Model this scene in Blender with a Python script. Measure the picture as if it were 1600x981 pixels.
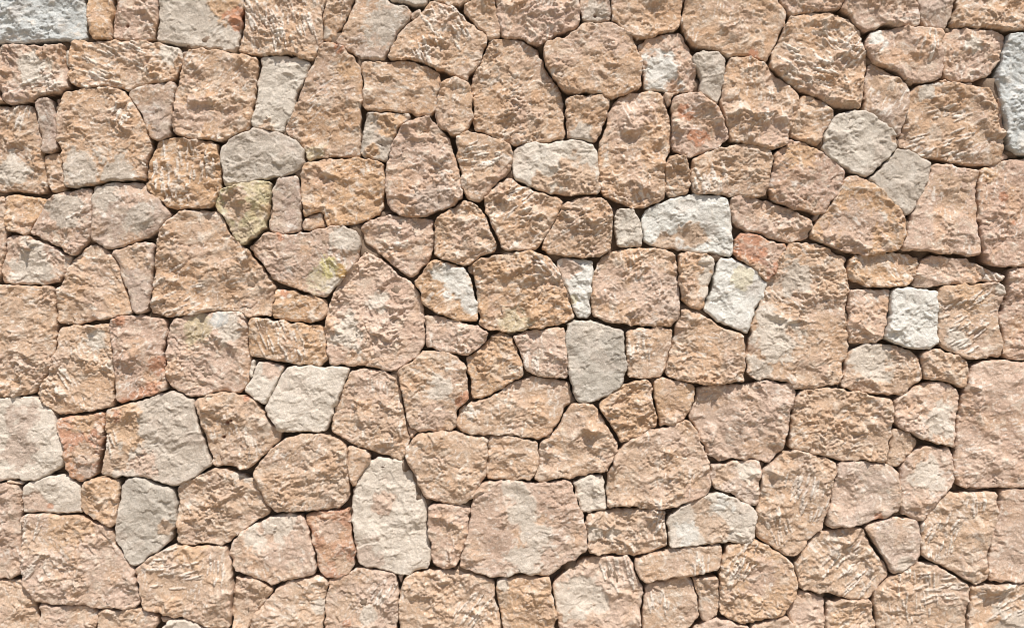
import bpy, math
import numpy as np
from math import radians

sc = bpy.context.scene
for o in list(bpy.data.objects):
    bpy.data.objects.remove(o)
C = sc.collection

# ---------------------------------------------------------------- scale
S = 0.0025            # metres per unit of the wall survey (1600 x 981 units in view)
EYE = 1.62            # height of the camera and of the middle of the picture
def WX(u): return (u - 800.0) * S
def WZ(v): return EYE + (490.5 - v) * S

# ---------------------------------------------------------------- camera
cam = bpy.data.cameras.new('camera')
cam.sensor_fit = 'HORIZONTAL'; cam.sensor_width = 36; cam.lens = 36
cam.clip_start = 0.05; cam.clip_end = 500
co = bpy.data.objects.new('camera', cam); C.objects.link(co)
co.location = (0, -4.0, EYE); co.rotation_euler = (radians(90), 0, 0)
sc.camera = co

# ---------------------------------------------------------------- light
SUN_EL, SUN_AZ = 59.0, 15.0       # elevation; degrees to the right of the camera, behind it
world = bpy.data.worlds.new('World'); sc.world = world; world.use_nodes = True
nt = world.node_tree; bg = nt.nodes['Background']
sky = nt.nodes.new('ShaderNodeTexSky'); sky.sky_type = 'NISHITA'; sky.sun_disc = False
sky.sun_elevation = radians(SUN_EL); sky.sun_rotation = radians(180 - SUN_AZ)
sky.air_density = 1.0; sky.dust_density = 1.5
nt.links.new(sky.outputs[0], bg.inputs[0]); bg.inputs[1].default_value = 0.08
sun = bpy.data.lights.new('sun', 'SUN'); sun.energy = 4.8; sun.angle = radians(0.5); sun.color = (1.0, 0.95, 0.88)
so = bpy.data.objects.new('sun', sun); C.objects.link(so)
so.location = (2, -6, 8)
so.rotation_euler = (radians(90 - SUN_EL), 0, radians(SUN_AZ))
sc.view_settings.view_transform = 'Standard'; sc.view_settings.look = 'None'
sc.view_settings.gamma = 1; sc.view_settings.exposure = 0.10
sc.cycles.filter_width = 0.95; sc.cycles.max_bounces = 6; sc.cycles.diffuse_bounces = 4

# ---------------------------------------------------------------- noise
def h2(ix, iy, seed):
    a = (ix.astype(np.int64) * 374761393 + iy.astype(np.int64) * 668265263 + int(seed) * 2147483647) & 0xFFFFFFFF
    a = ((a ^ (a >> 13)) * 1274126177) & 0xFFFFFFFF
    a = (a ^ (a >> 16)) & 0xFFFFFFFF
    a = (a * 2246822519) & 0xFFFFFFFF
    a = a ^ (a >> 15)
    return (a & 0xFFFFFF) / float(0xFFFFFF)
def vn(x, y, s):
    ix = np.floor(x); iy = np.floor(y); fx = x - ix; fy = y - iy
    fx = fx*fx*fx*(fx*(fx*6-15)+10); fy = fy*fy*fy*(fy*(fy*6-15)+10)
    a = h2(ix, iy, s); b = h2(ix+1, iy, s); c = h2(ix, iy+1, s); d = h2(ix+1, iy+1, s)
    return (a*(1-fx)+b*fx)*(1-fy) + (c*(1-fx)+d*fx)*fy
def fbm(x, y, s, n=3, g=0.5):
    t = 0; a = 1; w = 0
    for k in range(n):
        t = t + a*(vn(x, y, s+k*17) - .5); w += a*.5; x = x*2.03+5.1; y = y*2.03-3.7; a *= g
    return t / w                                   # about -1..1
def chips(x, y, s, tilt=.55):
    """broken rock: shallow tilted scoops that meet in sharp ridges"""
    ix = np.floor(x); iy = np.floor(y); best = np.full(x.shape, 9.0)
    for dx in (-1, 0, 1):
        for dy in (-1, 0, 1):
            cx = ix+dx; cy = iy+dy
            px = cx+h2(cx, cy, s); py = cy+h2(cx, cy, s+1)
            ex = x-px; ey = y-py
            hgt = h2(cx, cy, s+2)*.5
            f = (ex*ex+ey*ey)*.9 + hgt + tilt*((h2(cx, cy, s+3)*2-1)*ex + (h2(cx, cy, s+4)*2-1)*ey)
            best = np.minimum(best, f)
    return best
def sm(t):
    t = np.clip(t, 0, 1); return t*t*(3-2*t)

def facets(x, y, s, tilt=.8):
    """flat splinters with small cliffs between them"""
    ix = np.floor(x); iy = np.floor(y); best = np.full(x.shape, 99.0); out = np.zeros(x.shape)
    for dx in (-1, 0, 1):
        for dy in (-1, 0, 1):
            cx = ix+dx; cy = iy+dy
            ex = x-cx-h2(cx, cy, s); ey = y-cy-h2(cx, cy, s+1); d = ex*ex+ey*ey
            f = h2(cx, cy, s+2)*.7 + tilt*((h2(cx, cy, s+3)*2-1)*ex + (h2(cx, cy, s+4)*2-1)*ey)
            m = d < best; best = np.where(m, d, best); out = np.where(m, f, out)
    return out
def srgb(c):
    c = np.array(c)/255.0
    return np.where(c <= .04045, c/12.92, ((c+.055)/1.055)**2.4)

# albedos (written as sRGB): tan, ochre, pink-tan, grey-beige pink, grey, light grey, white, rust, brick pink, olive, cream, rust ochre, blue grey
COL = {'T': (187,160,136), 'O': (191,158,126), 'P': (192,167,149), 'N': (199,175,157), 'V': (198,187,132), 'Z': (186,188,186), 'K': (182,163,149), 'G': (185,174,161),
       'L': (203,193,180), 'W': (214,212,205), 'R': (182,132,104), 'B': (186,158,139), 'Y': (183,172,138),
       'C': (200,190,160), 'U': (168,134,76), 'M': (180,173,162)}
COL = {k: srgb(v) for k, v in COL.items()}
ROUGH = {'T': 1.0, 'O': 1.0, 'P': .95, 'N': .9, 'K': .6, 'G': .5, 'L': .55, 'W': .6, 'Z': .65, 'R': .85, 'B': .85, 'Y': .8, 'M': .4}

# ---------------------------------------------------------------- materials
def rock_material(name, attr=True, base=(.3,.25,.2), bump=.6):
    m = bpy.data.materials.new(name); m.use_nodes = True
    n = m.node_tree.nodes; l = m.node_tree.links; b = n['Principled BSDF']
    b.inputs['Roughness'].default_value = .88; b.inputs['Specular IOR Level'].default_value = .25
    geo = n.new('ShaderNodeNewGeometry')
    if attr:
        a = n.new('ShaderNodeAttribute'); a.attribute_name = 'tint'; col = a.outputs['Color']
    else:
        a = n.new('ShaderNodeRGB'); a.outputs[0].default_value = (*base, 1); col = a.outputs[0]
    def noise(sc_, det, rough=.6):
        t = n.new('ShaderNodeTexNoise'); t.inputs['Scale'].default_value = sc_
        t.inputs['Detail'].default_value = det; t.inputs['Roughness'].default_value = rough
        l.new(geo.outputs['Position'], t.inputs['Vector']); return t
    f = noise(330, 3); g = noise(70, 4)
    mr = n.new('ShaderNodeMapRange'); mr.inputs['From Min'].default_value = .3; mr.inputs['From Max'].default_value = .7
    mr.inputs['To Min'].default_value = .72; mr.inputs['To Max'].default_value = 1.2
    l.new(f.outputs[0], mr.inputs['Value'])
    mr2 = n.new('ShaderNodeMapRange'); mr2.inputs['From Min'].default_value = .3; mr2.inputs['From Max'].default_value = .7
    mr2.inputs['To Min'].default_value = .9; mr2.inputs['To Max'].default_value = 1.08
    l.new(g.outputs[0], mr2.inputs['Value'])
    mu = n.new('ShaderNodeMath'); mu.operation = 'MULTIPLY'
    l.new(mr.outputs[0], mu.inputs[0]); l.new(mr2.outputs[0], mu.inputs[1])
    vm = n.new('ShaderNodeVectorMath'); vm.operation = 'SCALE'
    l.new(col, vm.inputs[0]); l.new(mu.outputs[0], vm.inputs['Scale'])
    l.new(vm.outputs[0], b.inputs['Base Color'])
    b1 = n.new('ShaderNodeBump'); b1.inputs['Strength'].default_value = bump; b1.inputs['Distance'].default_value = .004
    l.new(noise(200, 4, .65).outputs[0], b1.inputs['Height'])
    l.new(b1.outputs[0], b.inputs['Normal'])
    return m
ROCK = rock_material('limestone')
MORTAR = rock_material('mortar', False, tuple(srgb((132,114,98))), .7)

def mesh_obj(name, V, F, mat, parent=None, tint=None, loc=None):
    me = bpy.data.meshes.new(name)
    V = np.asarray(V, dtype=np.float32); F = np.asarray(F, dtype=np.int32)
    if loc is None: loc = (0, 0, 0)
    V = V - np.array(loc, dtype=np.float32)
    me.vertices.add(len(V)); me.vertices.foreach_set('co', V.ravel())
    me.loops.add(F.size); me.loops.foreach_set('vertex_index', F.ravel())
    me.polygons.add(len(F)); me.polygons.foreach_set('loop_start', np.arange(0, F.size, 4, dtype=np.int32))
    me.polygons.foreach_set('loop_total', np.full(len(F), 4, dtype=np.int32))
    me.polygons.foreach_set('use_smooth', np.ones(len(F), dtype=bool))
    if tint is not None:
        ca = me.color_attributes.new('tint', 'FLOAT_COLOR', 'POINT')
        ca.data.foreach_set('color', np.concatenate([tint, np.ones((len(tint), 1))], 1).astype(np.float32).ravel())
    me.update(calc_edges=True)
    me.materials.append(mat)
    o = bpy.data.objects.new(name, me); C.objects.link(o); o.location = loc
    if parent is not None: o.parent = parent
    return o

# ---------------------------------------------------------------- one stone
def outline(poly, seed, rnd=1, amp=1.3):
    """soften the corners of a surveyed outline and roughen its edge"""
    P = np.array(poly, float)
    L = np.linalg.norm(np.roll(P, -1, 0)-P, axis=1)
    q = .24
    for _ in range(rnd):
        N = np.roll(P, -1, 0); d = np.linalg.norm(N-P, axis=1)[:, None]
        t = np.minimum(q, 3.0/np.maximum(d, 1e-3))
        P = np.stack([P+(N-P)*t, N-(N-P)*t], 1).reshape(-1, 2)
    out = []
    for i in range(len(P)):
        a = P[i]; b = P[(i+1) % len(P)]; k = max(1, int(np.linalg.norm(b-a)/2.2))
        for j in range(k): out.append(a+(b-a)*j/k)
    P = np.array(out); T = np.roll(P, -1, 0)-np.roll(P, 1, 0)
    T /= np.maximum(np.linalg.norm(T, axis=1), 1e-6)[:, None]
    Nn = np.stack([T[:, 1], -T[:, 0]], 1)
    n = fbm(P[:, 0]/13.0, P[:, 1]/13.0, seed, 3, .6) + 1.1*(chips(P[:, 0]/8.0, P[:, 1]/8.0, seed+7, .9)-.3)+1.2*(chips(P[:, 0]/19.0, P[:, 1]/19.0, seed+8, .9)-.3)
    return P + Nn*(n*amp*1.75+.35)[:, None]

def sdist(x, y, P):
    A = P; B = np.roll(P, -1, 0)
    n = len(x); D = np.empty(n); NX = np.empty(n); NY = np.empty(n); IN = np.empty(n, bool)
    ax, ay = A[:, 0], A[:, 1]; bx, by = B[:, 0], B[:, 1]; ex, ey = bx-ax, by-ay; ll = np.maximum(ex*ex+ey*ey, 1e-9)
    for s in range(0, n, 6000):
        X = x[s:s+6000, None]; Y = y[s:s+6000, None]
        t = np.clip(((X-ax)*ex+(Y-ay)*ey)/ll, 0, 1)
        qx = ax+t*ex; qy = ay+t*ey; d2 = (X-qx)**2+(Y-qy)**2
        k = d2.argmin(1); r = np.arange(len(k))
        D[s:s+6000] = np.sqrt(d2[r, k]); NX[s:s+6000] = qx[r, k]; NY[s:s+6000] = qy[r, k]
        cr = ((ay > Y) != (by > Y)) & (X < ex*(Y-ay)/np.where(ey == 0, 1e-9, ey)+ax)
        IN[s:s+6000] = (cr.sum(1) % 2) == 1
    return np.where(IN, D, -D), NX, NY

def stone_mesh(poly, cat, patches, seed, step=1.3, depth=40.0):
    rs = np.random.RandomState(seed)
    P = outline(poly, seed)
    x0, y0 = P.min(0)-step*2; x1, y1 = P.max(0)+step*2
    nx = int((x1-x0)/step)+2; ny = int((y1-y0)/step)+2
    gx, gy = np.meshgrid(x0+np.arange(nx)*step, y0+np.arange(ny)*step)
    X = gx.ravel(); Y = gy.ravel()
    D, QX, QY = sdist(X, Y, P)
    ins = (D > 0).reshape(ny, nx)
    q = ins[:-1, :-1] | ins[1:, :-1] | ins[:-1, 1:] | ins[1:, 1:]
    jj, ii = np.nonzero(q)
    idx = np.arange(nx*ny).reshape(ny, nx)
    F = np.stack([idx[jj, ii], idx[jj, ii+1], idx[jj+1, ii+1], idx[jj+1, ii]], 1)
    snap = D < step*.35                            # on or outside the outline: move on to it
    snap &= (D < 0) | (D < step*.3)
    X = np.where(snap, QX, X); Y = np.where(snap, QY, Y)
    d = np.where(snap, 0, np.maximum(D, 0))
    used = np.unique(F); rm = np.full(nx*ny, -1); rm[used] = np.arange(len(used)); F = rm[F]
    X = X[used]; Y = Y[used]; d = d[used]
    r = ROUGH.get(cat, 1.0)
    hard = rs.uniform(.8, 1.45)*(1.08-.2*min(1, max(0, (np.mean([p[1] for p in poly])-300)/500.))); gs = rs.uniform(.8, 1.45); kind = rs.rand()
    # smooth patches lower the roughness locally
    rl = np.full(X.shape, r); tint = np.tile(COL[cat], (len(X), 1))
    u = X+7.0*fbm(X/19., Y/19., seed+5, 2); v = Y+7.0*fbm(X/19., Y/19., seed+6, 2)
    # colour of the bed: soft mottling between warmer and paler limestone
    ang = rs.uniform(0, math.pi)
    m1 = fbm(u/30., v/30., seed+11, 3); m2 = fbm(u/9., v/9., seed+12, 3)
    m4 = fbm(X/3.5, Y/3.5, seed+13, 2)
    warm = srgb((192,156,124)); pale = srgb((207,190,172)); pink = srgb((186,160,145))
    if cat in 'TOPRBKYN':
        a = np.clip(m1*1.0+.05, 0, .65)[:, None]; tint = tint*(1-a)+warm*a
        a = np.clip(-m1*.75-.02, 0, .5)[:, None]; tint = tint*(1-a)+pink*a
        a = (sm((m2-.15)/.35)*.6)[:, None]; tint = tint*(1-a)+pale*a
    else:
        a = (sm((m1-.1)/.6)*.22)[:, None]; tint = tint*(1-a)+pink*a
        a = (sm((m2-.1)/.5)*.35)[:, None]; tint = tint*(1-a)+srgb((214,208,198))*a
    groove = np.zeros(X.shape); white = np.zeros(X.shape); pit = np.zeros(X.shape)
    for (pc, px, py, pr, pa) in patches:
        dd = np.hypot(X-px, Y-py)/pr
        wob = fbm(X/14., Y/14., seed+int(px) % 97, 3, .6)
        if pc == 'H':
            pit = np.maximum(pit, sm(1.6-dd*1.2+wob*.4)); continue
        if pc == 'D': continue
        if pc == 'S':
            ca, sa = math.cos(radians(pa)), math.sin(radians(pa))
            al = (X-px)*ca+(Y-py)*sa; ac = -(X-px)*sa+(Y-py)*ca
            sr_ = np.random.RandomState(seed+int(px*7+py) % 9973)
            g2 = np.zeros(X.shape)
            for _ in range(int(pr*.48)+3):
                rr = pr*math.sqrt(sr_.rand()); th = sr_.uniform(0, 2*math.pi)
                c0, c1_ = rr*math.cos(th), rr*math.sin(th); hl = sr_.uniform(5, 17); hw = sr_.uniform(1.1, 2.8)
                sl = math.tan(radians(sr_.uniform(-11, 11)))
                q1 = np.abs(al-c0)/hl; q2 = np.abs(ac-c1_-sl*(al-c0)+.5*wob)/(hw*np.maximum(1.05-.6*q1, .1))
                g2 = np.maximum(g2, sm((1.1-q2)/.45)*sm((1-q1)/.2)*sr_.uniform(.6, 1.1)*np.where(m4 > -.35, 1, .3))
            groove += g2*2.0; white = np.maximum(white, g2)
            continue
        k = sm((1.0-dd+wob*.6+.3*m2+.15*m4)/.3)
        a = (k*(.65 if pc in 'CY' else .9))[:, None]; tc = COL[pc]*(1+.08*m2[:, None]); tint = tint*(1-a)+tc*a
        rl = rl*(1-k)+k*ROUGH.get(pc, r)
    # scattered pale calcite flecks and scars
    ca, sa = math.cos(ang), math.sin(ang)
    al = X*ca+Y*sa; ac = -X*sa+Y*ca
    fl = vn(al/9., ac/2.6, seed+41); gate = sm((fbm(X/24., Y/24., seed+42, 2)-.0)/.4)
    fleck = np.maximum(sm((fl-.70)/.12)*gate, .8*sm((vn(X/2.6+9, Y/2.2, seed+43)-.80)/.1))
    white = np.maximum(white*.85, fleck*(.7 if cat in 'TOPBKR' else .3))
    a = np.clip(white, 0, 1)[:, None]*.92; tint = tint*(1-a)+srgb((228,221,212))*a
    tint = tint*(1+.10*fbm(X/3.3, Y/3.3, seed+51, 2))[:, None]
    tint = tint*(1+.10*(rs.rand()-.5))
    # relief
    rot = rs.uniform(-.9, .9); cr, sr = math.cos(rot), math.sin(rot)
    uu = u*cr-v*sr; vv = u*sr+v*cr; uu = uu/gs; vv = vv/gs*rs.uniform(.85, 1.15)
    hb = 5.0*fbm(X/55., Y/55., seed+61, 2)
    act = .45+.95*sm((fbm(X/38., Y/38., seed+59, 2)+.35)/.8)
    c1 = chips(uu/30., vv/24., seed+62, .8); c2 = chips(uu/13.5+3, vv/10.5, seed+65, .9); c3 = chips(uu/6.0, vv/4.8+9, seed+68, .9)
    br = (sm((c2-.58)/.25)*.6+sm((c3-.60)/.22)*.55)*sm((vn(X/12., Y/12., seed+88)-.2)/.5)
    a = np.clip(br, 0, .8)[:, None]; tint = tint*(1-a)+(tint*.2+.8*srgb((222,210,196)))*a
    a = .16*min(1, max(0, (Y.mean()-250)/600.)); tint = tint*(1-a)+srgb((223,204,186))*a   # stones mixed paler towards the foot of the wall
    a = (pit*.75)[:, None]; tint = tint*(1-a)+srgb((120,62,38))*a
    hgt = hb*.9 + rl*hard*act*(5.8*gs*c1+3.1*gs*(c2-.2)*(.45+.9*vn(X/21., Y/21., seed+70))+2.3*(c3-.2)*(.2+1.3*vn(X/16., Y/16., seed+71))) + rl*1.25*(.4+.6*act)*hard*fbm(X/3.6, Y/3.2, seed+73, 3, .75)
    w2 = u+3.5*fbm(X/5., Y/5., seed+76, 2); w3 = v+3.5*fbm(X/5., Y/5., seed+77, 2)
    hgt += rl*(2.6*hard*facets(w2/17., w3/11., seed+78)*sm((vn(X/26., Y/26., seed+84)-.3)/.4) + 1.2*act*hard*facets(w2/5., w3/3.6, seed+79))
    hgt += groove*1.2 - pit*6
    hgt += (1.15-rl)*(6.5*chips(w2/44., w3/36., seed+94, 1.0) + 2.8*facets(w2/27., w3/19., seed+95))
    if kind < .3: hgt += .8*hard*(vn(uu/40.+3, vv/3.2, seed+96)-.5)*sm((fbm(X/30., Y/30., seed+97, 2)+.2)/.5)
    hgt += .35*(1-rl)*fbm(X/3., Y/3., seed+75, 2)
    hgt -= np.mean(hgt)
    cx, cy = X.mean(), Y.mean()
    hgt += (X-cx)*rs.uniform(-.035, .035)+(Y-cy)*rs.uniform(-.03, .03)
    hgt += rs.uniform(-4.5, 6.0)
    hgt -= sum(pp[3]*3 for pp in patches if pp[0] == 'D')
    W = 1.1+6.0*vn(X/13., Y/13., seed+81)**2.5; E = 2.0+4.5*vn(X/19., Y/19., seed+82)
    t = 1-np.clip(d/W, 0, 1)
    hgt = np.maximum(hgt, -9) - E*(t**1.7)
    # side walls
    e = np.concatenate([F[:, [0, 1]], F[:, [1, 2]], F[:, [2, 3]], F[:, [3, 0]]])
    key = e[:, 0].astype(np.int64)*len(X)+e[:, 1]; rev = e[:, 1].astype(np.int64)*len(X)+e[:, 0]
    bd = e[~np.isin(key, rev)]
    bv = np.unique(bd); m = {}
    n0 = len(X); mp = np.full(n0, -1); rings = []
    Xa, Ya, Ha, Ta = [X], [Y], [hgt], [tint]
    Fa = [F]; prev = np.arange(n0); base = n0
    bh = hgt[bv]; 
    for kk, (fr, inset) in enumerate(((.25, .0), (.55, .6), (1., 2.0))):
        mp = np.full(n0, -1); mp[bv] = base+np.arange(len(bv))
        vx, vy = X[bv]-cx, Y[bv]-cy; ln = np.maximum(np.hypot(vx, vy), 1)
        wob = .8*fbm(X[bv]/6., Y[bv]/6.+kk*9, seed+90, 2)
        Xa.append(X[bv]-vx/ln*(inset+abs(wob)*.5)); Ya.append(Y[bv]-vy/ln*(inset+abs(wob)*.5))
        Ha.append(bh*(1-fr)+fr*(-depth)); Ta.append(tint[bv]*.96)
        Fa.append(np.stack([prev[bd[:, 1]], prev[bd[:, 0]], mp[bd[:, 0]], mp[bd[:, 1]]], 1))
        prev = mp; base += len(bv)
    X = np.concatenate(Xa); Y = np.concatenate(Ya); H = np.concatenate(Ha); T = np.concatenate(Ta); F = np.concatenate(Fa)
    V = np.stack([WX(X), -H*S, WZ(Y)], 1)
    F = F[:, ::-1]                                   # faces look out of the wall
    return V, F, np.clip(T, .01, .85), (float(WX(cx)), 0.0, float(WZ(cy)))

def part(name, V, F, T, loc, parent, label=None):
    o = mesh_obj(name, V, F, ROCK, parent, T, loc)
    if label: o['label'] = label
    return o

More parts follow.
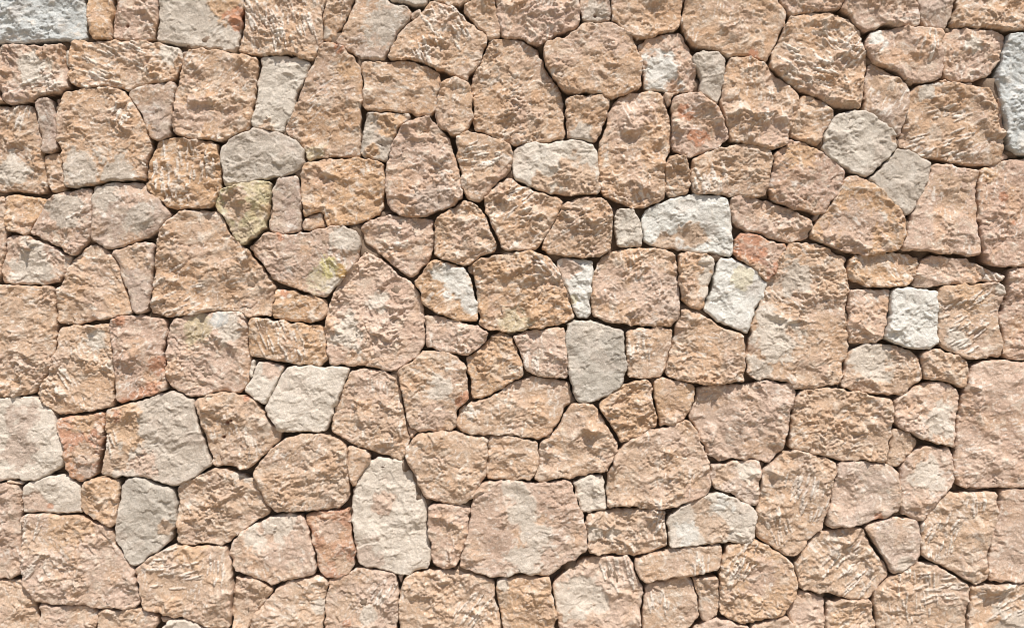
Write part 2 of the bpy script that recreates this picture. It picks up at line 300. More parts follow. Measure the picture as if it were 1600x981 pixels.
# ---------------------------------------------------------------- the survey of the wall
# "x0 y0" lines start a sheet; every other line is one stone: kind, outline, colour patches, words
SURVEY = """
T 0 0
G 303,235 322,240 322,312 305,300 ;D:0,0,7
K 248,462 278,455 272,505 258,512 ;D:0,0,8
K 846,240 878,234 866,266 850,270 ;D:0,0,8
Z -120,-120 395,-120 396,0 402,60 405,130 404,180 380,190 250,190 120,198 0,198 -120,196 |bluish grey stone with wavy broken face
T -120,400 -10,410 12,460 18,488 -120,492
T -120,210 -15,215 -12,300 -15,395 -120,393
O 404,-120 535,-120 532,0 535,40 522,100 522,160 515,185 440,186 424,160 410,90 404,20
P 542,-120 740,-120 738,0 736,80 725,150 715,180 670,190 630,190 570,180 530,185 523,150 530,80 540,30 ;H:593,120,9
G 742,-120 1138,-120 1136,20 1130,90 1128,150 1110,225 1095,240 1000,225 900,215 800,200 725,190 728,150 738,90 742,20 ;O:1060,30,90 ;R:1110,90,60 |grey stone with an orange stained corner
T 1152,-120 1522,-120 1522,0 1512,80 1508,190 1490,250 1462,288 1420,280 1380,255 1300,258 1200,262 1112,250 1120,200 1145,150 1150,60 ;S:1380,80,150,75 ;S:1200,60,100,60 ;S:1330,190,50,85
P 20,205 120,212 300,205 305,250 300,300 318,350 318,410 290,435 200,450 150,470 60,490 30,475 10,440 -5,400 0,300 0,240 ;L:150,330,80 ;S:210,390,70,160
T 335,195 370,183 420,200 520,190 600,192 700,195 790,210 845,230 848,280 835,350 815,382 740,388 660,400 600,425 560,415 500,405 400,412 340,405 322,370 322,300 325,230 ;L:800,240,70 ;S:560,280,160,25 ;S:400,360,100,20
K 600,432 660,405 740,392 812,385 818,430 810,500 805,600 790,635 740,665 715,650 690,600 660,530 615,470
T 880,230 960,228 1060,245 1150,262 1205,275 1210,330 1195,400 1195,460 1178,540 1165,600 1100,630 1050,662 960,655 860,645 820,625 808,560 808,490 822,430 835,370 850,300 ;P:900,540,90
L 1225,265 1300,260 1400,268 1452,300 1430,360 1395,440 1378,520 1345,570 1325,620 1260,610 1180,590 1176,560 1195,470 1200,390 1215,330 ;T:1240,600,50 |smooth pale grey upright stone with diagonal crease
K 165,470 200,462 235,465 250,500 262,580 268,700 230,712 195,716 185,640 178,560
T -120,497 60,494 110,487 150,500 165,540 180,600 192,700 205,800 218,900 180,910 80,895 -120,900 ;L:60,800,80 ;S:80,520,60,110
T 300,430 380,420 450,408 520,408 580,420 610,460 650,520 690,600 708,650 706,700 690,760 682,845 600,845 500,850 430,870 340,885 308,878 302,800 290,720 268,640 262,560 275,480 ;G:380,820,130 ;G:560,810,90 ;S:590,520,60,110
T 205,722 270,717 285,760 300,830 300,890 265,908 235,890 215,860 205,800
O 770,650 810,645 900,655 980,660 1020,680 1032,740 1035,830 1030,900 1000,960 960,975 880,975 800,978 760,950 720,915 690,885 685,820 692,760 710,710 740,670 ;S:850,800,140,88 ;S:970,780,40,88
G 1040,690 1100,640 1190,603 1280,612 1330,630 1390,665 1425,705 1425,770 1400,800 1330,820 1220,838 1150,860 1060,868 1045,840 1042,780 1030,720 |smooth light grey stone with flat face
T 360 0
T 445,-120 590,-120 575,0 560,40 530,110 500,160 480,192 440,190 432,150 435,90 442,40 ;G:450,160,40
K 600,-120 715,-120 730,-5 760,15 820,30 850,45 845,80 800,125 770,170 745,230 725,272 680,285 610,270 560,235 490,198 500,175 530,120 565,45 582,0 ;T:600,120,90 ;G:730,120,120
G 735,-120 930,-120 920,10 900,22 860,22 800,8 745,-5
K 852,55 885,42 895,52 880,75 855,90 848,75
T 950,5 990,15 1050,30 1080,60 1110,95 1150,130 1200,175 1205,200 1185,250 1165,300 1130,350 1105,380 1060,360 990,330 920,300 850,280 750,280 740,260 755,210 790,165 830,115 900,60 925,20 ;S:1010,120,120,60 ;S:890,235,60,65
T 945,-120 1140,-120 1130,0 1090,20 1050,28 1000,18 950,0 940,-20
T 1145,-120 1235,-120 1240,0 1245,60 1265,130 1262,175 1225,182 1205,170 1170,130 1120,90 1090,50 1095,20 1140,5
T 430,200 470,198 520,215 570,260 600,310 612,370 615,470 612,600 610,735 560,735 480,732 430,738 400,745 352,750 350,710 320,670 250,620 252,590 280,550 300,480 340,400 365,340 400,280 412,220 ;O:555,330,50 ;R:510,215,30 ;C:390,710,50
T 625,285 700,285 780,282 860,290 930,305 980,345 990,380 970,440 965,510 945,535 880,542 820,525 740,522 660,522 630,500 618,440 618,360 608,300
G 635,525 700,528 800,530 840,540 835,560 790,590 770,640 745,720 725,755 660,750 615,735 612,660 625,590 ;O:740,570,75 ;O:660,710,40 |grey stone with orange stains below a wide tan stone
T 1000,375 1050,365 1110,380 1130,410 1130,480 1135,560 1120,605 1080,625 1040,632 990,600 965,570 962,520 970,440 985,400
P 830,570 880,550 925,545 960,575 1000,620 1030,660 1050,720 1070,780 1085,860 1088,930 1060,955 990,985 920,1012 860,1020 800,1008 755,990 735,940 725,880 728,800 745,740 765,660 795,600 ;K:950,950,100
T 1215,195 1290,182 1355,180 1400,200 1445,240 1470,310 1520,380 1550,430 1562,500 1570,600 1570,650 1490,658 1400,668 1350,685 1300,668 1230,640 1150,612 1140,560 1138,480 1130,400 1130,360 1165,300 1195,240
T 1070,622 1140,620 1200,632 1280,655 1325,690 1325,740 1315,790 1270,840 1240,860 1210,910 1150,948 1110,935 1090,890 1080,820 1065,740 1055,670 ;S:1150,700,110,165
T 720 0
P 165,-120 555,-120 555,0 558,50 568,88 540,130 480,158 410,185 365,213 330,205 280,178 195,175 180,130 165,70
K 562,-120 700,-120 702,0 706,60 700,98 640,103 580,98 568,80 558,30 ;H:630,75,6 ;G:630,60,70
T 712,-120 1050,-120 1045,0 1040,80 1010,140 930,160 880,180 835,185 790,165 740,130 710,90 706,40
T 1057,-120 1475,-120 1485,10 1530,55 1530,80 1500,150 1465,225 1440,290 1400,275 1330,262 1250,262 1200,240 1130,225 1080,220 1065,190 1030,130 1032,80 1052,30 ;R:1370,265,45
T 400,205 450,180 520,155 570,110 640,108 700,100 750,130 800,165 825,220 845,280 850,350 845,410 790,430 735,455 700,462 650,440 580,438 485,440 465,400 430,350 395,290 378,240 ;P:700,180,90
P 830,205 880,185 950,160 1010,145 1045,160 1065,210 1090,270 1105,330 1108,400 1100,430 1040,430 960,425 870,420 858,350 845,270 828,230 ;W:935,340,120 |tan stone with large bluish white patch
G 1095,250 1150,245 1215,250 1240,280 1238,330 1228,400 1218,470 1200,490 1165,465 1125,430 1118,370 1100,320 1088,280
T 490,460 560,448 640,445 695,455 702,500 680,560 650,640 635,668 580,660 500,650 492,560 ;G:570,630,60
T 740,455 800,435 880,425 935,430 955,470 975,540 985,620 990,700 962,745 960,850 960,920 920,950 850,978 790,970 720,945 660,910 650,850 645,750 650,680 675,600 700,520 715,480 ;P:800,520,120
P 1000,455 1060,435 1110,430 1150,465 1200,495 1225,550 1250,610 1250,660 1200,690 1120,720 1075,740 1020,725 990,690 990,600 985,530 985,480 ;R:1110,640,50 ;R:1060,530,40
K 948,432 1030,430 990,455 975,500 960,470
T 975,735 1010,728 1060,740 1072,780 1072,860 1062,905 1010,925 968,922 958,860 960,790
T 1085,750 1150,715 1230,690 1310,672 1400,680 1445,700 1460,760 1450,840 1425,925 1350,922 1230,915 1150,912 1095,905 1080,860 1075,800 ;S:1220,820,50,85 ;S:1120,860,40,70
L 270,690 330,665 400,670 470,655 560,658 620,672 640,720 645,800 648,910 580,912 500,918 430,910 360,885 290,860 240,830 240,770 250,710 ;T:540,860,140 ;T:380,870,60 |stone half white and half tan
T 1067 0
T 1028,374 1070,368 1088,388 1060,394 ;D:0,0,2
P 1175,390 1225,368 1290,383 1370,384 1360,392 1180,402 ;D:0,0,7
P 1498,698 1545,735 1500,752 ;D:0,0,7
P 1478,425 1506,530 1525,600 1505,612 1488,590 ;D:0,0,7
P 450,-120 760,-120 755,0 740,40 680,50 600,60 510,72 490,60 470,30 455,0
T 500,80 580,62 700,55 740,70 800,110 835,150 845,200 865,270 868,310 850,380 845,480 835,510 760,515 700,500 640,465 560,430 500,390 450,350 405,305 420,260 450,190 480,120 ;S:590,330,130,20 ;S:690,220,90,45 ;S:790,230,80,135 ;S:520,280,60,30 |large tan stone with long chisel scars
P 770,-120 1085,-120 1090,0 1110,60 1112,125 1050,125 960,120 900,135 850,148 820,125 790,85 745,50 755,20
K 1100,-120 1282,-120 1280,0 1270,70 1245,120 1220,140 1180,135 1135,130 1118,60 1098,0
T 1292,-120 1740,-120 1740,145 1640,140 1530,145 1450,132 1350,122 1265,120 1275,80 1290,30
P 900,150 970,135 1080,130 1180,135 1220,150 1215,220 1225,300 1215,360 1170,385 1090,385 1030,362 980,320 890,290 870,260 855,210 865,170 ;W:910,180,50 ;S:1140,210,60,95
P 1225,150 1280,125 1360,128 1450,140 1515,160 1512,220 1480,310 1440,350 1370,378 1290,380 1250,365 1225,330 1225,270 1218,190 ;L:1370,200,40
Z 1525,160 1560,152 1740,152 1740,730 1620,735 1570,725 1525,690 1515,640 1520,600 1500,520 1480,430 1465,370 1490,310 1515,220 |bluish white stone cut by the right edge
K 880,300 920,300 960,330 1010,360 1062,395 1062,450 1055,520 1035,600 1015,640 1000,620 950,590 900,545 845,510 850,470 855,400 868,340 ;T:940,400,100
T 555,450 600,450 660,475 705,515 712,545 690,590 655,640 635,688 580,668 500,635 500,600 525,530 545,490
L 720,535 780,520 850,515 900,545 960,590 1000,625 1002,700 960,745 900,800 865,828 800,812 740,770 690,735 650,700 660,640 690,590 ;G:730,650,60 ;G:950,650,60 ;T:990,660,22 |pale grey rounded stone with flaked centre
T 230,262 300,265 370,290 440,355 500,400 545,445 545,490 515,560 495,640 490,680 460,700 400,695 310,672 225,665 210,600 190,540 170,490 185,420 200,330 215,280 ;P:440,620,80
T 1100,400 1160,385 1260,388 1350,390 1440,405 1470,440 1480,530 1490,600 1510,620 1500,720 1490,768 1400,778 1300,765 1200,750 1120,735 1060,700 1015,690 1020,640 1040,590 1060,500 1070,430 ;S:1250,660,160,160 ;L:1150,410,60
B 500,655 560,665 640,700 700,745 755,800 755,840 725,910 690,950 670,1000 612,1004 560,984 480,962 405,935 400,880 415,800 430,710 470,700 495,680 ;O:560,720,90
G 1000,700 1050,700 1110,730 1168,765 1160,820 1130,890 1090,980 1045,1012 1010,985 960,925 900,870 875,835 930,790 980,740 |pale grey stone with wedge shape tapering downward
T 0 218
O 20,265 60,258 130,262 205,275 205,310 170,370 120,445 70,440 20,430 18,350
T -120,262 12,268 15,350 18,440 10,540 5,575 -15,670 -120,672
P 215,280 290,245 370,235 420,238 432,290 430,380 420,460 380,510 350,548 290,515 220,480 140,435 150,400 185,345 ;G:300,340,100
K 435,225 530,200 620,198 670,200 700,240 750,290 795,335 795,365 745,430 680,465 600,495 530,518 480,500 430,475 425,430 432,340 430,260 ;G:500,260,80 ;G:650,370,80 ;P:600,250,60
P 20,455 60,448 120,450 200,485 290,530 332,555 310,620 265,665 200,682 120,675 0,675 -5,600 15,540 12,490 ;L:150,590,120
T 390,510 425,490 480,500 520,530 555,600 575,680 600,750 622,815 580,822 500,840 400,858 300,868 262,860 255,780 258,700 300,640 330,570 360,545
K 525,528 600,500 690,478 720,485 718,560 710,640 700,720 690,800 670,820 630,818 605,740 580,680 565,630 560,590 ;T:630,550,80
T 830,340 900,328 1000,328 1040,370 1080,440 1140,500 1200,570 1250,630 1290,690 1285,760 1270,825 1180,828 1100,805 1000,800 900,822 780,830 700,812 705,700 725,600 730,480 760,420 790,370 ;S:820,720,130,155
Y 1030,235 1100,215 1200,195 1270,198 1268,280 1255,360 1245,410 1190,460 1140,495 1100,460 1060,390 1010,325 1000,295 ;T:1100,300,80 |greenish yellow tinted stone
K 1295,178 1350,170 1390,162 1405,230 1412,330 1408,430 1350,440 1255,432 1255,390 1270,320 1275,230
T 360 218
T 1105,600 1140,573 1138,628 1115,622 ;D:0,0,6
O 350,110 440,85 520,90 600,88 680,100 722,108 722,200 718,290 700,345 640,375 560,400 455,408 440,375 432,345 400,335 340,368 335,290 325,180 330,130
T 340,374 415,340 430,352 443,408 380,422 338,420
P 80,500 140,460 165,440 240,445 330,440 430,415 530,402 580,420 610,470 605,510 580,580 530,640 480,710 450,740 400,735 330,705 280,690 220,675 170,610 120,550 ;C:440,650,85 ;V:470,600,65 ;L:500,680,60 ;L:540,470,60 ;U:520,610,34 ;G:570,450,70 ;R:230,450,25 |pinkish stone with yellow and ochre lichen patch
P 600,410 680,365 740,352 820,362 945,372 948,470 948,550 900,600 850,652 800,625 740,570 680,520 640,490 615,440
T 965,370 1040,320 1090,290 1150,300 1190,350 1215,400 1245,490 1245,520 1180,550 1130,580 1095,595 1040,575 960,545 955,470 955,400
T 1250,200 1310,185 1360,215 1430,245 1500,265 1560,285 1555,310 1520,380 1480,450 1440,520 1360,525 1290,520 1260,480 1230,410 1200,340 1185,295 1215,250 ;S:1350,280,70,150
O 210,704 290,705 350,730 455,752 450,800 430,850 380,860 280,850 200,835 192,800 205,750 ;R:245,712,30
O 945,565 1020,580 1100,600 1130,660 1148,730 1160,800 1160,850 1100,852 1020,835 950,800 905,780 895,720 862,672 900,620 ;W:1000,625,60 ;W:1070,680,85 ;W:1120,760,55 |orange stone with a white fluted patch
O 1160,570 1230,540 1320,530 1420,525 1490,545 1530,600 1560,660 1590,740 1610,830 1560,865 1450,880 1320,905 1240,895 1170,870 1165,800 1155,720 1140,640 1140,600 ;C:1330,850,80 ;S:1500,600,80,40
T 720 218
T 500,290 560,268 640,270 700,305 710,350 708,430 705,520 650,545 580,555 500,545 420,535 370,515 400,450 440,380 480,310
L 730,340 760,322 815,325 835,370 855,440 852,500 800,502 740,500 722,450 720,380 |small white stone beside the large white one
W 870,320 940,290 1020,265 1100,255 1200,262 1255,275 1262,340 1275,420 1280,500 1272,545 1200,540 1120,530 1000,518 900,495 860,475 855,430 845,360 ;T:1080,440,75 ;T:950,495,70 |large white stone with tan stain
P 1275,265 1340,262 1440,290 1520,315 1600,350 1651,368 1648,420 1640,460 1600,475 1540,480 1480,470 1380,430 1300,415 1275,380 1262,310
R 1300,440 1350,432 1420,455 1490,485 1530,495 1510,560 1480,620 1440,665 1400,640 1370,600 1300,560 1282,530 1285,480 ;P:1470,520,60 ;T:1400,620,50 |small reddish pitted stone
W 455,560 540,555 620,570 625,620 612,720 605,830 550,842 520,780 500,700 480,650 448,590 ;Y:520,750,25 ;P:500,600,60
T 680,540 750,515 860,505 930,510 1010,530 1020,600 1025,700 1032,780 1030,830 1000,870 900,875 760,870 680,855 615,830 612,740 620,650 640,580 ;K:930,740,150 ;P:700,700,90 ;P:880,720,120
O 1025,530 1110,530 1180,545 1192,570 1180,640 1160,720 1130,800 1080,795 1040,760 1030,680 1025,600 ;L:1155,580,50 ;L:1145,650,42 ;L:1145,720,40 |stone split into orange left and white right
W 1215,555 1270,550 1330,585 1390,615 1435,680 1420,740 1380,810 1355,880 1345,920 1280,885 1200,850 1150,805 1165,740 1190,680 1200,610 ;C:1310,650,60 |white stone with pale yellow patch
T 1067 218
K 618,352 680,322 728,258 702,300 650,358 612,392 ;D:0,0,8
O 760,180 800,165 860,190 920,225 980,290 1030,350 1048,400 1030,470 1015,525 930,535 850,545 780,530 700,505 640,480 600,455 610,400 660,350 700,290 735,230 ;L:940,360,30 ;P:800,430,150
P 1175,115 1250,118 1350,140 1385,150 1370,230 1370,300 1378,400 1395,480 1395,540 1350,550 1280,535 1180,530 1030,520 1030,490 1050,430 1065,370 1100,290 1130,220 1155,160 ;T:1260,230,100
B 1400,145 1470,110 1530,95 1600,90 1740,95 1740,600 1600,600 1560,590 1500,598 1410,575 1400,500 1390,400 1385,300 1388,220 ;O:1430,160,50 ;R:1500,270,22 ;R:1550,390,20
O 800,550 880,535 1010,530 1110,560 1115,600 1090,660 1060,685 960,693 880,690 790,655 775,610 780,570
P 1130,555 1180,540 1270,550 1340,560 1400,590 1450,615 1520,640 1500,660 1400,665 1300,680 1190,690 1090,690 1090,660 1110,600 ;S:1440,630,70,60
P 785,700 850,700 980,700 975,770 955,860 945,920 920,950 850,958 790,955 780,880 782,780
W 990,705 1060,692 1120,705 1195,705 1198,800 1198,900 1195,960 1150,985 1050,980 990,955 945,930 960,870 975,800 980,730 |white stone with grey hollow
T 0 436
T -120,30 80,28 200,32 248,38 252,120 258,210 262,300 250,370 220,430 180,500 155,540 60,550 0,560 -120,560
T 290,225 400,215 510,208 518,250 530,340 532,450 530,530 525,590 480,612 400,615 330,632 265,635 220,600 170,550 175,520 215,460 240,380 262,320 265,250 ;L:450,290,60 ;S:260,490,70,60
B 525,185 580,170 680,168 770,195 780,230 775,300 760,340 770,420 778,490 770,525 700,545 640,568 560,588 538,570 535,480 535,350 520,270 512,215 ;R:700,525,60 ;R:740,400,50 ;R:560,195,30 ;R:610,570,50 |pinkish brown stone stained red along its foot
P 800,195 870,172 940,165 1000,152 1100,152 1150,165 1162,220 1160,330 1170,400 1165,480 1140,525 1100,538 1030,525 950,548 890,555 840,530 790,500 775,430 775,330 785,240 ;L:1060,210,95 ;Y:930,230,80 ;Z:1030,190,45 |tan stone with white and yellowish top corner
O 1170,182 1250,185 1350,205 1440,212 1510,210 1525,280 1530,370 1505,415 1440,400 1350,395 1270,380 1165,355 1160,280 ;S:1320,230,150,70
L 1172,378 1192,378 1190,430 1180,465 1168,440
L 1215,385 1270,390 1330,408 1310,450 1280,520 1245,590 1210,570 1140,525 1165,490 1195,440 1195,400 ;P:1270,410,60
L 1350,410 1430,408 1520,412 1640,412 1635,440 1600,520 1580,580 1550,650 1535,710 1460,718 1380,712 1310,712 1280,670 1245,620 1245,600 1280,530 1320,450 |rough white stone between tan stones
L -120,562 0,562 60,552 150,548 200,585 255,635 270,700 290,760 300,820 290,880 230,918 160,948 100,940 0,945 -120,948 ;K:90,800,90 ;K:100,640,90
R 268,655 330,640 400,630 488,622 490,680 480,730 475,800 455,880 440,930 370,950 330,935 308,890 300,830 290,760 270,700 ;T:400,820,80 ;K:400,900,70 ;O:400,680,60 |orange red stone left of a big grey one
G 500,610 580,590 680,565 750,535 800,522 860,545 910,575 925,640 940,720 970,800 992,875 930,915 870,950 810,970 740,950 680,925 600,920 540,935 480,920 470,890 490,820 500,740 495,680 ;O:560,700,120 ;R:560,640,40 ;T:530,850,80 ;O:610,620,60 ;P:680,880,70 ;S:540,770,40,75 |large stone fading from orange to smooth grey
T 920,570 980,540 1040,528 1100,540 1150,545 1200,575 1240,620 1270,680 1320,715 1310,760 1250,810 1200,860 1150,890 1080,880 1000,878 990,830 970,750 940,680 930,620 ;H:1070,670,10 ;H:1085,662,6 ;H:1048,740,7 ;R:1150,553,22
T 360 436
P 830,690 882,716 845,752 ;D:0,0,6
N 640,-134 680,-114 740,-64 800,-9 855,20 880,70 905,130 912,210 908,300 880,350 820,395 760,435 700,425 620,405 540,408 470,400 450,340 440,250 440,180 455,110 490,40 520,-10 570,-64 ;B:760,50,90 ;B:870,240,60 ;L:540,250,90 ;L:690,100,50 ;B:500,360,50 |large pink rounded stone with mottled surface
P 915,165 980,170 1060,195 1140,215 1210,245 1205,280 1160,330 1105,358 1040,345 980,330 915,320 915,240
O 1225,260 1270,248 1310,270 1345,320 1365,390 1368,450 1310,490 1250,525 1190,555 1135,568 1125,500 1112,420 1110,370 1170,330 1210,290
P 1320,265 1400,240 1500,230 1570,225 1572,300 1580,380 1582,465 1500,462 1430,448 1390,440 1375,380 1350,310 ;S:1400,400,40,85
T 785,430 860,380 910,335 990,335 1060,360 1100,400 1110,460 1118,560 1080,590 1055,620 1062,690 1040,705 960,710 880,712 840,690 820,620 805,540 790,470 ;R:1090,560,35 ;L:980,500,70 ;P:950,640,90
T 560,430 640,420 720,430 770,460 795,520 805,600 825,680 838,750 825,810 800,860 720,830 650,805 590,785 530,750 470,715 480,640 505,560 540,470 ;P:650,500,100
T 1075,600 1140,578 1200,560 1260,535 1320,490 1400,458 1490,465 1580,480 1600,530 1600,575 1570,610 1545,670 1500,730 1440,755 1380,745 1310,730 1200,735 1120,725 1070,705 1060,650 ;S:1120,620,40,60
T 550,785 600,790 655,825 650,860 620,910 580,970 558,945 550,860
T 1215,745 1310,735 1400,755 1440,765 1448,820 1440,880 1410,940 1330,945 1250,940 1200,938 1200,860 1210,800
T 720 436
M 495,200 560,195 610,190 690,220 760,238 765,310 775,400 765,480 740,520 680,550 620,575 550,582 535,540 510,460 500,380 490,290 ;L:600,230,70 |grey blocky stone at the centre of the wall
T 780,245 840,228 930,225 998,232 990,300 970,370 960,430 940,462 860,468 778,462 780,380 778,300 ;S:840,330,60,88
T 1045,140 1100,150 1160,180 1230,225 1320,262 1335,300 1335,400 1330,480 1240,488 1150,495 1080,485 1000,465 962,440 970,380 990,320 1005,240 1025,180
O 650,580 700,545 760,500 830,478 890,480 895,540 910,600 925,650 920,695 870,720 800,750 745,770 720,720 690,660 655,610
O 910,470 950,462 1030,480 1095,500 1105,550 1080,600 1060,650 1000,685 930,695 930,640 915,570 905,510
T 520,585 590,578 630,590 660,640 700,710 740,780 735,820 700,870 680,905 600,915 520,935 450,935 390,955 345,930 365,880 370,820 370,765 420,740 460,690 490,630
P 1110,505 1200,495 1330,495 1430,475 1500,485 1565,495 1575,560 1550,620 1540,700 1520,800 1440,860 1370,845 1300,845 1200,848 1160,820 1120,740 1075,650 1075,620 1105,570 ;P:1250,700,150
T 1067 436
T 500,-164 570,-176 640,-164 720,-124 770,-99 780,-34 782,46 772,140 778,240 785,330 755,420 740,495 650,505 560,510 530,515 490,478 430,470 350,475 300,445 300,380 310,300 320,220 350,150 385,40 400,-10 430,-60 460,-110 ;L:440,290,120 ;G:360,420,70 ;G:520,0,90 ;L:400,180,60 |tallest stone in the wall, tan with pale left side
T 785,345 840,310 920,302 1000,312 1060,335 1110,370 1120,420 1130,460 1080,510 1040,545 970,545 880,535 800,518 748,510 760,440 ;L:900,350,130
T 1120,360 1190,320 1250,345 1330,380 1335,440 1320,510 1280,495 1200,478 1140,470 1125,420
T 1210,36 1300,26 1400,18 1490,15 1520,45 1505,120 1480,180 1490,240 1505,300 1490,365 1400,372 1330,378 1280,355 1215,320 1205,280 1200,180 1200,80 ;O:1350,55,90 ;L:1500,40,35 ;S:1350,190,150,150 ;L:1290,290,60
B 1530,-44 1580,-54 1740,-54 1740,385 1600,385 1510,375 1510,300 1490,190 1515,130 1530,50
T 560,520 650,508 730,512 820,530 900,545 960,555 985,570 985,680 975,760 950,860 860,850 740,852 650,830 560,805 500,790 500,760 508,680 520,600 535,550
P 1000,565 1060,535 1100,500 1190,482 1260,495 1298,530 1300,590 1280,680 1275,790 1200,770 1110,740 1050,710 1000,680 990,630 ;L:1200,660,90
T 985,700 1050,715 1112,760 1090,800 1050,850 1010,885 955,875 965,820 975,760
B 1360,400 1420,385 1500,380 1590,390 1740,390 1740,975 1600,975 1500,975 1400,980 1300,975 1275,930 1280,840 1285,760 1290,650 1310,560 1335,480 ;P:1450,450,120 ;P:1400,850,140
T 0 654
P 745,928 805,938 760,968 ;D:0,0,6
T 20,296 95,292 100,312 60,314 ;D:0,0,6
P -120,300 30,302 70,318 92,350 88,430 92,540 95,640 98,730 40,752 -120,752 ;B:50,600,80
L 110,310 160,290 220,270 270,262 320,275 375,320 378,440 320,448 230,440 120,445 97,440 98,350 ;P:160,400,60 ;R:228,410,16
O 385,305 440,280 500,278 560,285 558,360 550,470 535,500 500,500 440,470 378,430 376,350
M 590,280 640,268 700,290 760,310 820,335 832,400 828,480 800,570 740,620 670,665 640,692 605,680 575,620 540,570 540,480 560,400 572,320 ;T:780,500,50 |smooth bluish grey stone tapering to a point below
T 840,310 900,280 960,245 1030,235 1100,250 1200,298 1220,350 1270,430 1240,460 1160,510 1100,555 1060,592 960,588 880,598 830,575 828,500 835,420 828,350 ;L:1110,260,30 ;L:1160,285,30
T 1190,240 1240,180 1320,95 1420,68 1560,75 1600,105 1625,130 1630,180 1640,290 1642,370 1600,415 1530,428 1400,432 1290,440 1250,390 1210,330 1195,280
P 110,452 200,448 280,460 380,458 440,480 500,505 535,530 540,580 580,640 620,700 640,780 652,850 640,885 560,893 460,885 380,872 260,875 190,860 140,820 110,780 98,700 98,560 98,480 ;O:300,500,130 ;T:160,560,80 ;S:140,500,60,110 ;S:120,700,50,130
T 640,700 690,660 740,625 825,590 890,600 970,592 1065,598 1075,660 1088,730 1090,800 1085,880 1078,980 1000,985 940,965 850,930 740,915 665,895 655,820 635,750 628,710 ;S:820,700,120,170 ;S:1020,700,60,100 ;O:900,620,90
P 1085,590 1130,540 1200,495 1280,460 1350,445 1420,450 1440,500 1460,600 1475,700 1475,730 1400,745 1330,760 1280,782 1220,755 1150,730 1095,725 1085,670 1072,620 ;L:1310,500,85 ;L:1200,560,60
T 1100,745 1160,740 1220,760 1280,800 1250,850 1200,920 1165,975 1140,1100 1080,1100 1085,900 1092,820
T 1190,930 1240,860 1300,790 1400,750 1500,738 1528,770 1525,850 1510,960 1505,1100 1170,1100 1175,980 ;L:1490,880,40
R 1430,445 1500,435 1590,428 1635,425 1642,470 1640,560 1660,620 1660,680 1640,720 1600,740 1560,758 1510,735 1485,700 1475,620 1455,540 1440,490 ;T:1600,700,70 ;P:1550,520,60 |upright reddish brown stone
T -120,765 40,762 95,755 115,790 160,850 170,920 178,1000 180,1100 -120,1100
P 180,870 260,878 380,878 445,890 448,930 430,1000 420,1100 185,1100 180,980
T 460,895 560,898 640,890 700,910 742,935 735,970 700,1010 690,1100 430,1100 450,980
L 745,990 800,945 870,938 930,960 960,985 1000,1000 1070,1005 1070,1100 715,1100 720,1020
T 360 654
K 780,735 815,732 797,785 ;D:0,0,7
L 640,215 690,180 750,190 820,210 850,260 885,330 912,390 920,460 930,560 940,640 935,700 880,715 820,730 740,720 650,700 595,685 582,600 570,520 562,430 570,340 600,280  ;R:695,440,12 ;K:650,670,90 ;P:720,400,60 |tall cream and grey stone with small red fleck
T 850,96 890,66 960,58 1040,54 1110,81 1205,96 1205,180 1195,260 1170,310 1140,370 1100,395 1020,398 950,380 910,365 885,310 855,250 820,195 830,140
B 925,405 1000,402 1080,410 1130,412 1118,480 1110,560 1075,630 1060,690 1030,708 960,685 945,640 935,560 925,480 ;T:1050,520,60
P 455,760 540,730 600,705 690,715 770,730 785,780 790,850 785,930 780,980 780,1100 435,1100 440,980 445,860 ;T:530,880,80 ;R:545,965,25 ;S:720,820,60,120 ;L:640,920,50
T 800,790 830,730 920,712 1000,705 1080,710 1160,735 1230,765 1240,850 1260,920 1265,980 1270,1100 785,1100 790,980 790,860 ;S:1120,900,80,125
O 1240,760 1330,740 1480,735 1500,760 1515,840 1530,920 1525,975 1510,1100 1285,1100 1275,980 1262,900 1245,820 ;L:1280,770,35
T 720 654
P 75,330 110,300 200,292 300,295 400,300 500,285 520,310 550,400 580,480 590,560 595,620 540,650 460,700 420,735 330,730 260,725 160,750 80,720 0,700 -5,640 30,540 45,450 60,370 ;B:120,480,100 ;B:200,620,80 ;B:480,380,130 ;L:250,330,70 ;L:310,430,75 ;L:350,540,85 ;L:300,660,95 ;L:260,440,60 ;B:450,400,90 |large stone with a white band down its centre
L 520,300 590,275 670,262 678,340 680,425 620,435 568,440 555,380 540,330
T 900,50 980,36 1060,5 1100,45 1130,125 1160,195 1168,260 1170,310 1160,345 1080,385 1000,415 950,425 860,415 760,412 690,415 685,350 695,260 720,190 750,130 820,90 ;P:980,70,70 ;B:1090,360,60
T 590,455 680,430 780,425 960,430 965,500 970,600 900,625 820,645 740,635 660,640 600,630 592,540 ;S:930,480,40,110 ;L:630,540,35 ;L:720,540,30
L 975,450 1040,410 1120,370 1190,345 1260,360 1320,385 1380,420 1385,490 1370,565 1300,580 1200,580 1100,592 980,605 970,540 ;T:1170,510,85 ;W:1050,530,60 ;W:1220,400,50 ;T:1130,410,50 |white stone with tan middle
K 1175,215 1260,205 1330,198 1400,200 1418,240 1405,320 1400,390 1385,412 1340,395 1300,370 1230,340 1180,320 1168,270 ;L:1340,250,60 ;T:1220,280,50
T 810,660 880,640 960,620 1080,598 1225,590 1228,650 1215,700 1100,735 1000,740 900,765 850,760 825,710 ;S:1120,680,40,85
N 440,760 500,710 580,660 680,645 790,652 810,680 825,740 850,790 852,850 845,950 845,1100 470,1100 460,980 450,900 435,820 ;L:560,850,130 ;P:760,880,60 ;S:740,740,80,75 |pinkish white rounded stone with tool scratches
T 870,785 940,770 1000,750 1070,738 1095,780 1110,850 1120,930 1100,960 1060,1000 1050,1100 855,1100 855,950 855,850 ;S:930,860,50,88
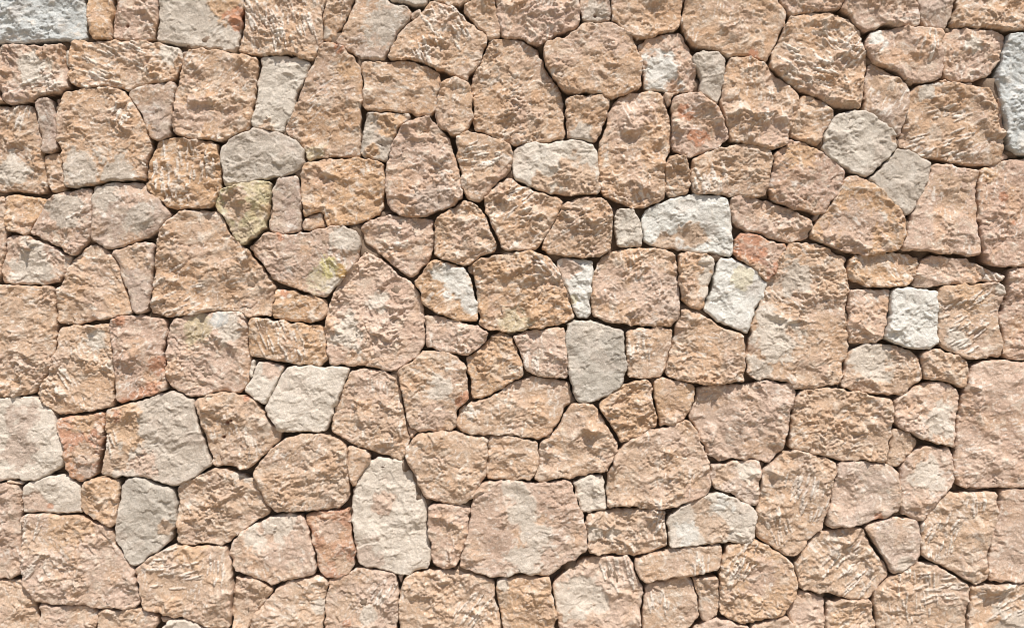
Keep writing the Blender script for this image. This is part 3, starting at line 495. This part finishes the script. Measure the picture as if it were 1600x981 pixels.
T 1080,748 1140,740 1205,740 1208,830 1205,910 1170,950 1140,958 1125,920 1118,840 1100,780
T 1067 654
O 180,650 210,600 330,565 400,600 470,640 515,680 535,740 538,810 500,880 480,920 400,940 310,958 230,945 170,910 172,820 175,720 ;S:300,640,80,120 ;S:230,720,50,110 ;B:350,740,100
P 60,975 130,945 170,935 230,955 310,968 305,1100 30,1100 50,990
T 320,978 400,950 490,930 525,975 540,1100 318,1100
T 490,150 560,155 650,180 720,198 722,240 700,300 690,380 675,440 655,510 600,570 560,620 515,650 460,630 400,590 345,550 340,480 350,420 370,340 378,240 430,200 ;S:540,340,90,110 ;S:600,380,90,105 ;S:440,500,70,80 |tan stone scored by steep parallel chisel marks
K 735,210 800,202 870,205 960,215 1015,250 1020,330 1025,430 960,465 880,485 780,508 670,505 680,440 695,370 710,290 ;R:915,462,25 ;P:760,350,90 |pinkish grey smooth block with rust spot
P 1050,190 1100,140 1160,128 1260,145 1275,200 1278,290 1240,340 1190,400 1150,450 1115,478 1060,460 1025,455 1022,360 1018,260 1030,220 ;L:1150,260,90
T 540,665 590,590 640,535 720,520 800,505 850,515 870,570 920,650 960,700 975,740 920,790 885,840 860,855 800,840 700,825 600,815 560,800 540,750 522,690 ;S:770,680,100,135 ;S:820,760,80,130
K 870,500 940,475 1010,460 1070,470 1112,480 1115,560 1118,620 1090,690 1040,715 985,730 965,680 920,610 880,550 855,520 ;G:1040,680,60
T 1215,370 1260,342 1350,345 1440,338 1470,350 1472,430 1465,480 1440,560 1425,640 1422,750 1380,775 1310,745 1240,700 1150,665 1112,640 1118,560 1120,490 1165,430 ;S:1220,540,120,110 ;S:1360,390,50,95
B 1485,345 1540,330 1740,325 1740,765 1560,765 1430,760 1425,690 1440,600 1455,520 1475,440 ;P:1560,600,120 ;L:1510,440,15
T 895,810 960,760 1060,715 1110,670 1180,685 1260,725 1340,780 1345,830 1330,920 1330,980 1325,1100 925,1100 910,980 900,900 ;S:1060,830,150,85 ;S:1220,780,110,170
T 1350,785 1440,778 1600,770 1740,770 1740,1100 1335,1100 1335,960 1350,860 ;G:1550,950,110 ;S:1500,830,120,150
P 550,815 600,820 668,850 670,980 670,1100 540,1100 520,970 490,915 520,860
T 680,862 760,845 840,850 885,850 900,920 915,1000 920,1100 675,1100 675,960 ;O:750,940,60
"""
wall = bpy.data.objects.new('stone_masonry', None); C.objects.link(wall)
wall.empty_display_size = .3
wall['label'] = 'rough wall of irregular tan, pink and pale grey limestone blocks filling the view'
wall['category'] = 'stone wall'

ox = oy = 0.0; k = 0
for line in SURVEY.strip().splitlines():
    line = line.strip()
    if not line: continue
    if ',' not in line:
        _, a, b = line.split(); ox, oy = float(a), float(b); continue
    label = None
    if '|' in line: line, label = line.split('|'); label = label.strip()
    seg = line.split(';'); tok = seg[0].split(); cat = tok[0]
    poly = [tuple(map(float, t.split(','))) for t in tok[1:]]
    poly = [(ox+x/3.0, oy+y/3.0) for x, y in poly]
    pts = []
    for s in seg[1:]:
        c, r = s.strip().split(':'); r = list(map(float, r.split(',')))
        pts.append((c, ox+r[0]/3.0, oy+r[1]/3.0, r[2]/3.0, r[3] if len(r) > 3 else 0))
    k += 1
    V, F, T, loc = stone_mesh(poly, cat, pts, 1000+k*131)
    part('stone', V, F, T, loc, wall, label)

# ---------------------------------------------------------------- the wall goes on past the frame
U0, U1, V0, V1 = -700.0, 2300.0, -240.0, 1134.0       # V1: ground line
IN0, IN1, JN0, JN1 = -43.0, 1650.0, -43.0, 1024.0
def clip(poly, nx, ny, c):                              # keep nx*x+ny*y <= c
    out = []
    for i in range(len(poly)):
        a = poly[i]; b = poly[(i+1) % len(poly)]
        da = nx*a[0]+ny*a[1]-c; db = nx*b[0]+ny*b[1]-c
        if da <= 0: out.append(a)
        if (da < 0) != (db < 0) and abs(da-db) > 1e-9:
            t = da/(da-db); out.append((a[0]+(b[0]-a[0])*t, a[1]+(b[1]-a[1])*t))
    return out
rs = np.random.RandomState(7)
Vs, Fs, Ts = [], [], []; base = 0; q = 0
for (a0, b0, a1, b1) in ((U0, V0, U1, JN0), (U0, JN1, U1, V1), (U0, JN0, IN0, JN1), (IN1, JN0, U1, JN1)):
    nx = max(1, round((a1-a0)/118)); ny = max(1, round((b1-b0)/104))
    P = [(a0+(i+.5+rs.uniform(-.33, .33))*(a1-a0)/nx, b0+(j+.5+rs.uniform(-.3, .3))*(b1-b0)/ny) for j in range(ny) for i in range(nx)]
    for i, p in enumerate(P):
        poly = [(a0+2, b0+2), (a1-2, b0+2), (a1-2, b1-2), (a0+2, b1-2)]
        for j, r in enumerate(P):
            if j == i or abs(r[0]-p[0])+abs(r[1]-p[1]) > 520: continue
            dx, dy = r[0]-p[0], r[1]-p[1]; ln = math.hypot(dx, dy)
            poly = clip(poly, dx/ln, dy/ln, (p[0]+r[0])/2*dx/ln+(p[1]+r[1])/2*dy/ln-2.0)
            if len(poly) < 3: break
        if len(poly) < 3: continue
        q += 1
        V, F, T, loc = stone_mesh(poly, 'TTOPTPKGLTB'[rs.randint(11)], [], 50000+q*97, step=4.5)
        Vs.append(V); Fs.append(F+base); Ts.append(T); base += len(V)
o = mesh_obj('stone', np.concatenate(Vs), np.concatenate(Fs), ROCK, wall, np.concatenate(Ts))
o['kind'] = 'stuff'

# mortar and rubble core behind the faces
step = 5.0
gx, gy = np.meshgrid(np.arange(U0+6, U1-5, step), np.arange(V0+6, V1+10, step))
ny, nx = gx.shape; X = gx.ravel(); Y = gy.ravel()
H = -27+9*fbm(X/45., Y/45., 3, 2)+4*fbm(X/10., Y/10., 4, 3)+17*sm((fbm(X/33., Y/33., 13, 2)-.22)/.3)
idx = np.arange(nx*ny).reshape(ny, nx)
F = np.stack([idx[:-1, :-1].ravel(), idx[1:, :-1].ravel(), idx[1:, 1:].ravel(), idx[:-1, 1:].ravel()], 1)
V = np.stack([WX(X), -H*S, WZ(Y)], 1)
n0 = len(V)                                              # closed at the back: a core 0.4 m thick
edge = np.concatenate([idx[0, :], idx[1:, -1], idx[-1, -2::-1], idx[-2:0:-1, 0]])
Vb = V[edge].copy(); Vb[:, 1] = .4
en = np.roll(edge, -1); bi = n0+np.arange(len(edge)); bn = np.roll(bi, -1)
F = np.concatenate([F, np.stack([edge, en, bn, bi], 1)])
V = np.concatenate([V, Vb])
cr = [n0, n0+nx-1, n0+nx-1+ny-1, n0+2*(nx-1)+ny-1]
F = np.concatenate([F, np.array([cr])])
mesh_obj('mortar_core', V, F, MORTAR, wall)

# ---------------------------------------------------------------- ground: pale stony track in front of the wall
gm = bpy.data.materials.new('pale_gravel'); gm.use_nodes = True
n = gm.node_tree.nodes; l = gm.node_tree.links; b = n['Principled BSDF']; b.inputs['Roughness'].default_value = .95
tc = n.new('ShaderNodeNewGeometry'); t1 = n.new('ShaderNodeTexNoise'); t1.inputs['Scale'].default_value = 35; t1.inputs['Detail'].default_value = 6
l.new(tc.outputs['Position'], t1.inputs['Vector'])
rp = n.new('ShaderNodeValToRGB'); rp.color_ramp.elements[0].position = .3; rp.color_ramp.elements[1].position = .7
rp.color_ramp.elements[0].color = (.27, .22, .16, 1); rp.color_ramp.elements[1].color = (.40, .34, .26, 1)
l.new(t1.outputs[0], rp.inputs[0]); l.new(rp.outputs[0], b.inputs['Base Color'])
bp = n.new('ShaderNodeBump'); bp.inputs['Distance'].default_value = .01; l.new(t1.outputs[0], bp.inputs['Height']); l.new(bp.outputs[0], b.inputs['Normal'])
xs = np.concatenate([-np.geomspace(300, 4, 10), np.linspace(-3.5, 3.5, 29), np.geomspace(4, 300, 10)])
gx, gy = np.meshgrid(xs, xs); X = gx.ravel(); Y = gy.ravel()
z = WZ(V1)+.012*fbm(X*2, Y*2, 9, 3)
nn = len(xs); idx = np.arange(nn*nn).reshape(nn, nn)
F = np.stack([idx[:-1, :-1].ravel(), idx[:-1, 1:].ravel(), idx[1:, 1:].ravel(), idx[1:, :-1].ravel()], 1)
g = mesh_obj('ground', np.stack([X, Y, z], 1), F, gm)
g['kind'] = 'structure'; g['label'] = 'pale stony ground in front of the wall'
print('tris', sum(len(o.data.polygons)*2 for o in bpy.data.objects if o.type == 'MESH'), 'stones', k)
